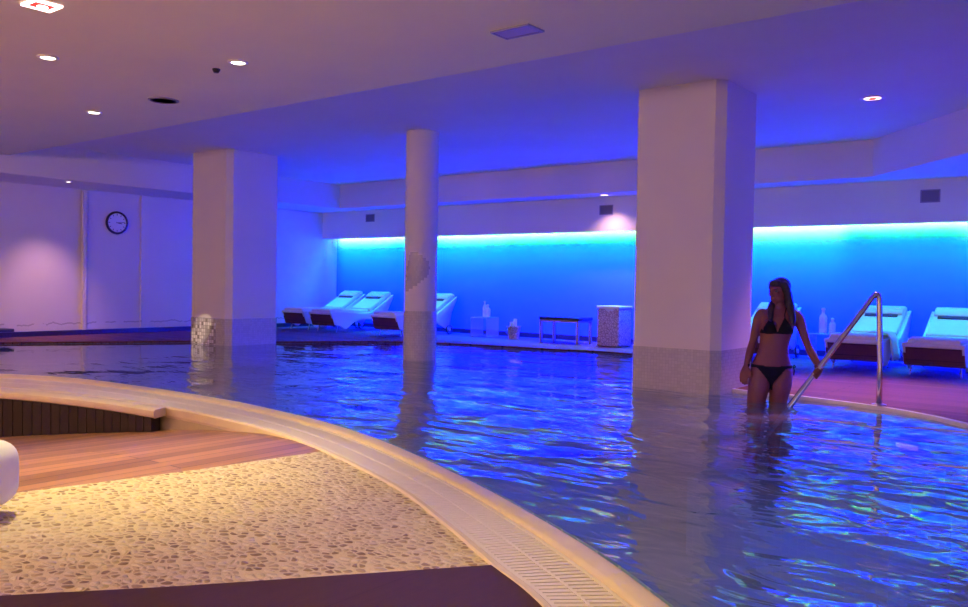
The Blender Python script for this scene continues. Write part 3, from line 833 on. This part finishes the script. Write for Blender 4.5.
spot('lamp_pebbles', (-4.4, 2.0, 2.55), (-4.1, 2.25, 0), 470, WARM, 70, 1.0)
spot('lamp_pebbles_near', (-3.4, 1.3, 2.55), (-3.1, 1.9, 0), 60, WARM, 85, 0.9)
spot('lamp_coping', (-1.5, 1.6, 2.55), (-1.15, 2.4, 0), 120, WARM, 75, 0.9)
spot('lamp_ramp', (-6.46, 2.95, 2.55), (-6.3, 2.6, -0.2), 80, WARM, 70, 0.9)
spot('lamp_left', (-8.22, 4.20, 2.55), (-8.4, 3.6, 0), 90, (1, 0.62, 0.40), 80, 0.9)
spot('lamp_middle', (-5.39, 3.85, 2.55), (-5.3, 3.3, 0), 90, WARM, 80, 0.9)
spot('lamp_column_foot', (-8.22, 4.20, 2.55), (-10.74, 7.1, 0.235), 520, (1, 0.8, 0.5), 5.2, 0.35, 0.01)
spot('lamp_side_wall', (-12.38, 5.95, 2.31), (-13.05, 5.95, 0.2), 120, (1, 0.50, 0.46), 70, 1.0)
spot('lamp_deck', (-2.09, 8.60, 2.74), (-1.9, 8.2, 0), 480, (1, 0.42, 0.33), 72, 1.0)
spot('lamp_bench', (-6.50, 11.22, 2.33), (-6.45, 11.30, 0), 75, (1, 0.55, 0.55), 115, 0.9)
# warm fill points added in the unseen front half of the room
def point(name, loc, power, col, size=0.15):
    l = bpy.data.lights.new(name, 'POINT'); l.energy = power; l.color = col; l.shadow_soft_size = size
    o = bpy.data.objects.new(name, l); COL.objects.link(o); o.location = loc; return o
for k, (x, y) in enumerate([(-10.0, -1.0), (-7.0, -1.6), (-3.6, -2.0), (0.2, -1.6)]):
    point('fill_front', (x, y, 2.1), 115, (1.0, 0.59, 0.42))

def area(name, loc, rot, sx, sy, power, col, spread=180):
    l = bpy.data.lights.new(name, 'AREA'); l.shape = 'RECTANGLE'; l.size = sx; l.size_y = sy; l.energy = power; l.color = col; l.spread = math.radians(spread)
    o = bpy.data.objects.new(name, l); COL.objects.link(o); o.location = loc; o.rotation_euler = rot
    return o
cxm, cl = (-13.2 + 3.9) / 2, 17.1
strip = thing('light_strip', 'long cove light strip hidden behind the bulkhead', 'light strip', (cxm, 11.70, 2.12))  # unseen LED strip floating free inside the cove
bm = box(bmesh.new(), (-cl / 2, -0.02, 0.0), (cl / 2, 0.02, 0.03)); obj('housing', bm, M_white, strip)
bm = box(bmesh.new(), (-cl / 2, 0.03, -0.245), (cl / 2, 0.038, 0.23)); obj('added_baffle', bm, M_rubber, strip)  # unseen plate added to keep blue light off the wall top
for y, e in ((-0.010, E_blue),):
    bm = box(bmesh.new(), (-cl / 2, y - 0.006, -0.006), (cl / 2, y + 0.006, 0.0)); obj('led_tape', bm, e, strip)
random.seed(3)
nseg = 12
for k in range(nseg):
    cx_ = -13.2 + cl * (k + 0.5) / nseg
    a_ = random.uniform(-4, 4)
    area('cove_white', (cx_, 11.775, 2.04), (math.radians(46 + a_), 0, 0), cl / nseg, 0.03, 13, (1.0, 0.50, 0.022), 46)
    area('cove_green', (cx_, 11.775, 2.04), (math.radians(34 + a_), 0, 0), cl / nseg, 0.03, 14, (0.0, 1.0, 0.03), 50)
area('cove_blue', (cxm, 11.64, 2.0), (math.radians(18), 0, 0), cl, 0.04, 5600, (0.0, 0.010, 1.0), 52)
area('cove_cyan', (cxm, 11.66, 1.86), (math.radians(-24), 0, 0), cl, 0.04, 58, (0.02, 0.75, 0.80), 52)

# underwater lamps
def pool_lamp(loc, rotz, label, power):
    t = thing('pool_lamp', label, 'pool lamp', loc, rotz)
    bm = box(bmesh.new(), (-0.11, -0.012, -0.04), (0.11, 0.0, 0.04), 0.008, 2)
    obj('lamp_ring', bm, M_steel, t)
    bm = box(bmesh.new(), (-0.095, -0.02, -0.02), (0.095, -0.012, 0.02), 0.004, 2)
    obj('lens', bm, E_pool, t)
    return t
pool_lamp((-1.40, 7.10, -0.22), math.radians(-28), 'slim underwater pool lamp glowing pink below the deck edge near the handrail', 1)
pool_lamp((-7.2, 9.99, -0.16), math.radians(12), 'slim underwater pool lamp glowing pink at the far pool edge before the bench', 1)
spot('pool_lamp_beam', (-1.50, 6.98, -0.22), (-2.75, 5.4, -0.02), 300, (1, 0.40, 0.80), 34, 1.0, 0.08)
spot('pool_lamp_beam_far', (-7.2, 9.85, -0.16), (-7.9, 8.2, -0.05), 80, (1, 0.45, 0.8), 40, 1.0, 0.08)
spot('added_water_blue', (1.6, 3.4, -0.30), (-1.4, 4.6, -0.35), 420, (0.0, 0.16, 1.0), 75, 0.9, 0.08)  # blue light added under the water, no fixture there

# ------------------------------------------------------------------ the woman in the pool
def voxel(bm, name, size, smooth_it=4, fac=0.5):
    me = bpy.data.meshes.new('tmp'); bmesh.ops.recalc_face_normals(bm, faces=bm.faces[:]); bm.to_mesh(me); bm.free()
    o = bpy.data.objects.new('tmp', me); COL.objects.link(o)
    r = o.modifiers.new('r', 'REMESH'); r.mode = 'VOXEL'; r.voxel_size = size
    s = o.modifiers.new('s', 'SMOOTH'); s.iterations = smooth_it; s.factor = fac
    dg = bpy.context.evaluated_depsgraph_get(); dg.update()
    out = bpy.data.meshes.new_from_object(o.evaluated_get(dg)); out.name = name
    bpy.data.objects.remove(o); bpy.data.meshes.remove(me)
    for p in out.polygons: p.use_smooth = True
    return out

M_skin = mat('skin', (0.19, 0.055, 0.036), 0.5, spec=0.4)
def hair_mat():
    m = mat('dark_hair', (0.028, 0.014, 0.012), 0.38, spec=0.5); n = N(m)
    g = n.noise(n.coord(scale=(60, 60, 3)), 2.0, 4, 0.6); n.bump(g, 0.7, 0.006)
    n.l(n.mix(g, (0.008, 0.004, 0.004), (0.026, 0.013, 0.010)), n.b.inputs['Base Color']); return m
M_hair = hair_mat()
M_bikini = mat('bikini_fabric', (0.008, 0.008, 0.012), 0.8, spec=0.15)
M_eye = mat('eye_white', (0.13, 0.11, 0.11), 0.8, spec=0.1)
M_iris = mat('eye_dark', (0.02, 0.012, 0.01), 0.7)
M_lip = mat('lips', (0.33, 0.10, 0.08), 0.45)

PH = math.radians(16)                                   # torso turned a little to her right
WV = Vector((math.cos(PH), -math.sin(PH), 0)); FV = Vector((-math.sin(PH), -math.cos(PH), 0))     # her left, her front
def T(c, z, w, d):
    c = Vector((c[0], c[1], z)); return (c, WV * w, FV * d)
torso = [T((0.012, 0.02), 0.165, 0.06, 0.06), T((0.015, 0.012), 0.20, 0.135, 0.095), T((0.018, 0.01), 0.25, 0.165, 0.112), T((0.020, 0.008), 0.30, 0.168, 0.112), T((0.022, 0.004), 0.36, 0.150, 0.100),
         T((0.026, 0.0), 0.42, 0.129, 0.088), T((0.033, -0.002), 0.48, 0.117, 0.082), T((0.042, 0.0), 0.54, 0.120, 0.084), T((0.054, 0.003), 0.61, 0.130, 0.092),
         T((0.064, 0.006), 0.68, 0.138, 0.094), T((0.072, 0.010), 0.735, 0.146, 0.086), T((0.076, 0.014), 0.775, 0.140, 0.070), T((0.077, 0.018), 0.805, 0.095, 0.055), T((0.076, 0.018), 0.828, 0.060, 0.050)]
bm = bmesh.new(); loft(bm, torso, 28)
loft(bm, [(Vector((0.076, 0.016, 0.80)), WV * 0.056, FV * 0.055), (Vector((0.074, 0.014, 0.835)), WV * 0.049, FV * 0.05), (Vector((0.070, 0.010, 0.90)), WV * 0.046, FV * 0.049), (Vector((0.068, 0.006, 0.94)), WV * 0.045, FV * 0.048)], 20)
BR = []
for s in (-1, 1):
    c = Vector((0.060, 0.004, 0.655)) + WV * (0.066 * s) + FV * 0.074
    BR.append(c)
    R = Matrix((WV, FV, Vector((0, 0, 1)))).transposed()
    ellipsoid(bm, c, (0.062, 0.050, 0.058), R)
    g = Vector((0.018, 0.012, 0.235)) + WV * (0.075 * s) - FV * 0.07
    ellipsoid(bm, g, (0.088, 0.07, 0.085), R)
def limb(bm, P, seg=18):
    pts = [Vector(p[:3]) for p in P]; rad = [p[3] for p in P]
    C4 = catmull([tuple(p) for p in P], 4)
    tube(bm, [c[:3] for c in C4], [c[3] for c in C4], seg)
    ellipsoid(bm, C4[0][:3], (C4[0][3],) * 3); ellipsoid(bm, C4[-1][:3], (C4[-1][3],) * 3)
# legs: hip, thigh, knee, calf, ankle
limb(bm, [(-0.068, 0.012, 0.27, 0.088), (-0.082, 0.0, 0.17, 0.090), (-0.102, -0.012, 0.06, 0.079), (-0.115, -0.02, -0.06, 0.067), (-0.120, -0.022, -0.17, 0.054), (-0.120, 0.0, -0.27, 0.052), (-0.116, 0.03, -0.38, 0.050), (-0.112, 0.05, -0.52, 0.034), (-0.112, 0.05, -0.555, 0.034)])
limb(bm, [(0.100, -0.018, 0.27, 0.088), (0.092, -0.02, 0.17, 0.090), (0.080, -0.012, 0.06, 0.077), (0.072, 0.0, -0.06, 0.065), (0.070, 0.01, -0.17, 0.053), (0.072, 0.035, -0.27, 0.052), (0.074, 0.065, -0.38, 0.050), (0.078, 0.09, -0.52, 0.034), (0.078, 0.09, -0.555, 0.034)])
for fx, fy, a in ((-0.118, 0.0, -0.25), (0.080, 0.04, 0.15)):
    Rz = Matrix.Rotation(a, 3, 'Z')
    for dy, rr in ((0.05, (0.036, 0.04, 0.032)), (0.0, (0.04, 0.08, 0.03)), (-0.075, (0.045, 0.06, 0.02))):
        ellipsoid(bm, Vector((fx, fy, -0.572)) + Rz @ Vector((0, dy, 0)), rr, Rz)
# arms
limb(bm, [(-0.052, 0.052, 0.757, 0.046), (-0.080, 0.056, 0.715, 0.045), (-0.100, 0.058, 0.63, 0.038), (-0.122, 0.060, 0.525, 0.032), (-0.150, 0.045, 0.44, 0.033), (-0.182, 0.018, 0.345, 0.024), (-0.190, 0.010, 0.318, 0.022)])
limb(bm, [(0.205, -0.020, 0.752, 0.046), (0.232, -0.032, 0.71, 0.045), (0.252, -0.062, 0.62, 0.038), (0.278, -0.105, 0.51, 0.032), (0.300, -0.165, 0.43, 0.033), (0.325, -0.232, 0.350, 0.024), (0.331, -0.250, 0.330, 0.022)])
# hanging hand: palm, four fingers, thumb
def chain(bm, pts, r):
    tube(bm, pts, r, 10)
    for p, q in zip((pts[0], pts[-1]), (r[0], r[-1])): ellipsoid(bm, p, (q,) * 3, None, 10, 8)
hd = Vector((-0.30, -0.30, -0.90)).normalized(); hw = Vector((0.75, -0.66, 0)).normalized(); hw = (hw - hd * hw.dot(hd)).normalized(); hn = hd.cross(hw)
w0 = Vector((-0.190, 0.010, 0.318))
loft(bm, [(w0, hw * 0.024, hn * 0.019), (w0 + hd * 0.03, hw * 0.034, hn * 0.018), (w0 + hd * 0.065, hw * 0.040, hn * 0.016), (w0 + hd * 0.088, hw * 0.038, hn * 0.013)], 16)
for k, L in enumerate((0.066, 0.074, 0.070, 0.054)):
    b0 = w0 + hd * 0.080 + hw * (0.030 - 0.020 * k)
    cv = hn * (-0.012)
    chain(bm, [b0, b0 + hd * L * 0.45 + cv * 0.5, b0 + hd * L * 0.78 + cv * 1.6, b0 + hd * L * 0.97 + cv * 3.0], [0.0092, 0.0088, 0.0082, 0.0074])
b0 = w0 + hd * 0.022 + hw * 0.026
chain(bm, [b0, b0 + hw * 0.020 + hd * 0.024, b0 + hw * 0.028 + hd * 0.052 - hn * 0.008, b0 + hw * 0.024 + hd * 0.072 - hn * 0.016], [0.012, 0.011, 0.0098, 0.008])

# gripping hand on the handrail, worked out in her own frame
PBASE = Vector((-2.47, 7.06, 0.0)); PROT = 0.66427515
toL = Matrix.Rotation(-PROT, 3, 'Z')
rA = toL @ (Pc - PBASE); rB = toL @ (RE - PBASE)
rd = (rB - rA).normalized()
wr = Vector((0.331, -0.250, 0.330))
tpar = (wr - rA).dot(rd) + 0.055
gp = rA + rd * tpar                                   # grip point on the rail axis
e1 = (wr - gp); e1 = (e1 - rd * e1.dot(rd)).normalized(); e2 = rd.cross(e1).normalized()
if e2.dot(Vector((0, -1, 0))) < 0: e2 = -e2          # fingers close over the camera side
pc = gp + e1 * 0.038
loft(bm, [(wr, rd * 0.022, e2 * 0.020), ((wr + pc) / 2 + e1 * 0.004, rd * 0.032, e2 * 0.019), (pc, rd * 0.041, e2 * 0.017), (pc + e2 * 0.014 - e1 * 0.004, rd * 0.040, e2 * 0.015)], 16)
for k, sc in enumerate((0.92, 1.0, 0.96, 0.82)):
    off = rd * (-0.031 + 0.0207 * k)
    pts = []
    for a in (20, 62, 105, 150, 195):
        a = math.radians(a * sc + 6); pts.append(gp + off + e1 * math.cos(a) * 0.0335 + e2 * math.sin(a) * 0.0335)
    chain(bm, pts, [0.0098, 0.0094, 0.009, 0.0084, 0.0076])
pts = []
for q, a in enumerate((-20, -65, -110, -150)):
    a = math.radians(a); pts.append(gp + rd * (-0.036 - 0.004 * q) + e1 * math.cos(a) * 0.035 + e2 * math.sin(a) * 0.035)
chain(bm, pts, [0.0125, 0.0112, 0.010, 0.0085])

# head, turned towards her right and slightly down
HC = Vector((0.068, 0.004, 0.955)); HF = Vector((-0.86, -0.50, -0.10)).normalized(); HW = Vector((0, 0, 1)).cross(HF); HW = -HW.normalized(); HU = HW.cross(HF); HU = HU if HU.z > 0 else -HU
HR = Matrix((HW, HF, HU)).transposed()
def hp(x, f, u): return HC + HR @ Vector((x, f, u))
def he(x, f, u, r, rot=None):
    ellipsoid(bm, hp(x, f, u), r, HR if rot is None else HR @ rot)
he(0, -0.012, 0.028, (0.070, 0.088, 0.076))              # skull
he(0, 0.022, -0.022, (0.058, 0.062, 0.072))              # face
he(0, 0.052, -0.078, (0.028, 0.026, 0.024))              # chin
he(-0.034, 0.02, -0.06, (0.026, 0.045, 0.028)); he(0.034, 0.02, -0.06, (0.026, 0.045, 0.028))   # jaw
he(0, 0.070, 0.022, (0.046, 0.016, 0.012))               # brow
he(-0.034, 0.060, -0.022, (0.022, 0.020, 0.020)); he(0.034, 0.060, -0.022, (0.022, 0.020, 0.020))   # cheeks
he(0, 0.086, -0.006, (0.009, 0.013, 0.026), Matrix.Rotation(math.radians(-18), 3, 'X'))          # nose bridge
he(0, 0.096, -0.024, (0.014, 0.014, 0.011))              # nose tip
he(0, 0.080, -0.050, (0.021, 0.011, 0.007)); he(0, 0.078, -0.060, (0.018, 0.011, 0.007))         # lips
for s in (-1, 1): he(s * 0.070, -0.008, -0.004, (0.009, 0.020, 0.032), Matrix.Rotation(0.2, 3, 'X'))   # ears
me = voxel(bm, 'person', 0.0062, 3, 0.5)
person = bpy.data.objects.new('person', me); COL.objects.link(person)
me.materials.clear(); me.materials.append(M_skin)
person.location = PBASE; person.rotation_euler = (0, 0, PROT)
tag(person, 'woman with long dark hair in a black bikini standing thigh-deep, holding the handrail', 'person')

# eyes and lips
for s in (-1, 1):
    bm = bmesh.new(); ellipsoid(bm, hp(s * 0.031, 0.067, 0.002), (0.014, 0.011, 0.009), HR, 14, 10); e = obj('eye', bm, M_eye, person, smooth=True)
    bm = bmesh.new(); ellipsoid(bm, hp(s * 0.031 - 0.001, 0.0755, 0.002), (0.006, 0.0035, 0.006), HR, 12, 8); obj('iris', bm, M_iris, e, smooth=True)
    bm = bmesh.new(); tube(bm, [hp(s * 0.016, 0.079, 0.021), hp(s * 0.032, 0.078, 0.026), hp(s * 0.047, 0.066, 0.021)], 0.0035, 8); obj('eyebrow', bm, M_hair, person, smooth=True)
bm = bmesh.new(); ellipsoid(bm, hp(0, 0.084, -0.0505), (0.019, 0.0085, 0.005), HR, 14, 8); ellipsoid(bm, hp(0, 0.083, -0.0585), (0.016, 0.0085, 0.0055), HR, 14, 8); obj('mouth', bm, M_lip, person, smooth=True)

# bikini: cut from the body surface and lifted off it
def garment(name, test, off=0.0035):
    b = bmesh.new(); b.from_mesh(me)
    b.normal_update()
    kill = [f for f in b.faces if not test(f.calc_center_median(), f.normal)]
    bmesh.ops.delete(b, geom=kill, context='FACES')
    nor = {v: v.normal.copy() for v in b.verts}
    for v in b.verts: v.co += nor[v] * off
    o = obj(name, b, M_bikini, person, smooth=True, recalc=False)
    sm = o.modifiers.new('t', 'SOLIDIFY'); sm.thickness = 0.003; sm.offset = -1
    return o
def wz(p, cx=0.06, cy=0.004):
    d = p - Vector((cx, cy, 0)); return d.dot(WV), d.dot(FV), p.z
def top_test(p, nrm):
    w, f, z = wz(p, 0.058, 0.004)
    if not 0.585 < z < 0.80 or abs(w) > 0.175 or p.x < -0.075 or p.x > 0.20: return False
    if f < 0.02:
        return 0.598 < z < 0.618 and abs(w) < 0.15
    for s in (-1, 1):
        c = 0.068 * s; h = (z - 0.602) / 0.125
        if 0 <= h <= 1 and abs(w - c + 0.012 * s * h) < 0.066 * (1 - h) + 0.006: return True
    if 0.598 < z < 0.614 and abs(w) < 0.15: return True
    return False
garment('bikini_top', top_test)
def bot_test(p, nrm):
    w, f, z = wz(p, 0.019, 0.008)
    if not 0.13 < z < 0.345 or abs(w) > 0.2: return False
    zt = 0.325 + 0.01 * abs(w) / 0.17
    if zt - 0.022 < z < zt and abs(w) < 0.19: return True
    if z >= zt: return False
    if f > 0: return abs(w) < 0.012 + 0.115 * max(0, (z - 0.175) / 0.15) ** 1.25
    return abs(w) < 0.02 + 0.13 * max(0, (z - 0.15) / 0.17) ** 1.1
bb = garment('bikini_bottom', bot_test)
# neck straps and hip ties
for s in (-1, 1):
    c = Vector((0.058, 0.004, 0)) + WV * (0.056 * s)
    p0 = c + FV * 0.118 + Vector((0, 0, 0.715))
    bm = tube(bmesh.new(), [p0, c + FV * 0.098 + Vector((0, 0, 0.76)) - WV * 0.004 * s, Vector((0.076, 0.014, 0.808)) + WV * 0.052 * s + FV * 0.055, Vector((0.076, 0.014, 0.838)) + WV * 0.050 * s - FV * 0.02, Vector((0.076, 0.014, 0.846)) - FV * 0.056], 0.0042, 8)
    obj('strap', bm, M_bikini, person, smooth=True)
    h = Vector((0.019, 0.008, 0.325)) + WV * (0.172 * s)
    bm = bmesh.new()
    tube(bm, [h, h + WV * 0.012 * s + Vector((0, 0, 0.012)), h + WV * 0.022 * s - Vector((0, 0, 0.004)), h + WV * 0.010 * s - Vector((0, 0, 0.012)), h], 0.0045, 8)
    tube(bm, [h, h + WV * 0.012 * s - Vector((0, 0, 0.03)), h + WV * 0.008 * s - Vector((0, 0, 0.075))], 0.004, 8)
    obj('side_tie', bm, M_bikini, bb, smooth=True)

# hair: cap, fringe, length behind the back and locks over the shoulders
bm = bmesh.new()
def hl(P, seg=14): limb(bm, P, seg)
he(0, -0.024, 0.036, (0.080, 0.090, 0.080))
he(0, 0.046, 0.066, (0.060, 0.036, 0.034), Matrix.Rotation(math.radians(-35), 3, 'X'))   # fringe
for s in (-1, 1):
    a, b_, c = hp(s * 0.066, 0.008, 0.05), hp(s * 0.076, -0.015, -0.02), hp(s * 0.074, -0.03, -0.08)
    hl([(*a, 0.030), (*b_, 0.033), (*c, 0.033), (*(c + Vector((0.004, 0.0, -0.05))), 0.031)])
back = [(0.085, 0.045, 0.98, 0.075), (0.100, 0.062, 0.90, 0.070), (0.110, 0.078, 0.82, 0.066), (0.118, 0.098, 0.75, 0.055), (0.122, 0.104, 0.68, 0.036), (0.122, 0.102, 0.64, 0.014)]
hl(back)
hl([(0.128, -0.010, 0.93, 0.040), (0.142, -0.020, 0.87, 0.040), (0.150, -0.048, 0.80, 0.036), (0.152, -0.082, 0.745, 0.030), (0.150, -0.098, 0.69, 0.022), (0.150, -0.100, 0.655, 0.009)])
hl([(0.070, 0.040, 0.89, 0.030), (0.030, 0.030, 0.85, 0.032), (-0.004, -0.015, 0.805, 0.030), (-0.020, -0.055, 0.765, 0.026), (-0.024, -0.074, 0.72, 0.020), (-0.024, -0.078, 0.69, 0.008)])
hm = voxel(bm, 'hair', 0.007, 3, 0.5)
hair = bpy.data.objects.new('hair', hm); COL.objects.link(hair); hm.materials.clear(); hm.materials.append(M_hair); hair.parent = person
#PERSONEND#

# ------------------------------------------------------------------ camera and view
F_PX, YAW, PITCH, ROLL = 843.7, -0.66427515, -0.02448923, 0.01714852
cam = bpy.data.cameras.new('camera'); co = bpy.data.objects.new('camera', cam); COL.objects.link(co)
cam.sensor_width = 36.0; cam.sensor_fit = 'HORIZONTAL'; cam.lens = 36.0 * F_PX / 968.0; cam.clip_start = 0.05; cam.clip_end = 100
fw = Vector((math.sin(YAW) * math.cos(PITCH), math.cos(YAW) * math.cos(PITCH), math.sin(PITCH)))
ri = Vector((math.cos(YAW), -math.sin(YAW), 0)); up = ri.cross(fw)
r2 = ri * math.cos(ROLL) + up * math.sin(ROLL); u2 = r2.cross(fw)
mw = Matrix((r2, u2, -fw)).transposed().to_4x4(); mw.translation = (0, 0, 0.98)
co.matrix_world = mw
S.camera = co
w = bpy.data.worlds.new('world'); S.world = w; w.use_nodes = True
w.node_tree.nodes['Background'].inputs[0].default_value = (0.02, 0.015, 0.03, 1); w.node_tree.nodes['Background'].inputs[1].default_value = 0.3
S.view_settings.view_transform = 'Standard'; S.view_settings.look = 'None'; S.view_settings.exposure = 0.0; S.view_settings.gamma = 1.0
S.view_settings.use_curve_mapping = False
S.cycles.use_denoising = True
S.cycles.max_bounces = 10; S.cycles.diffuse_bounces = 5; S.cycles.transparent_max_bounces = 12
S.cycles.sample_clamp_indirect = 6.0
S.cycles.caustics_reflective = True
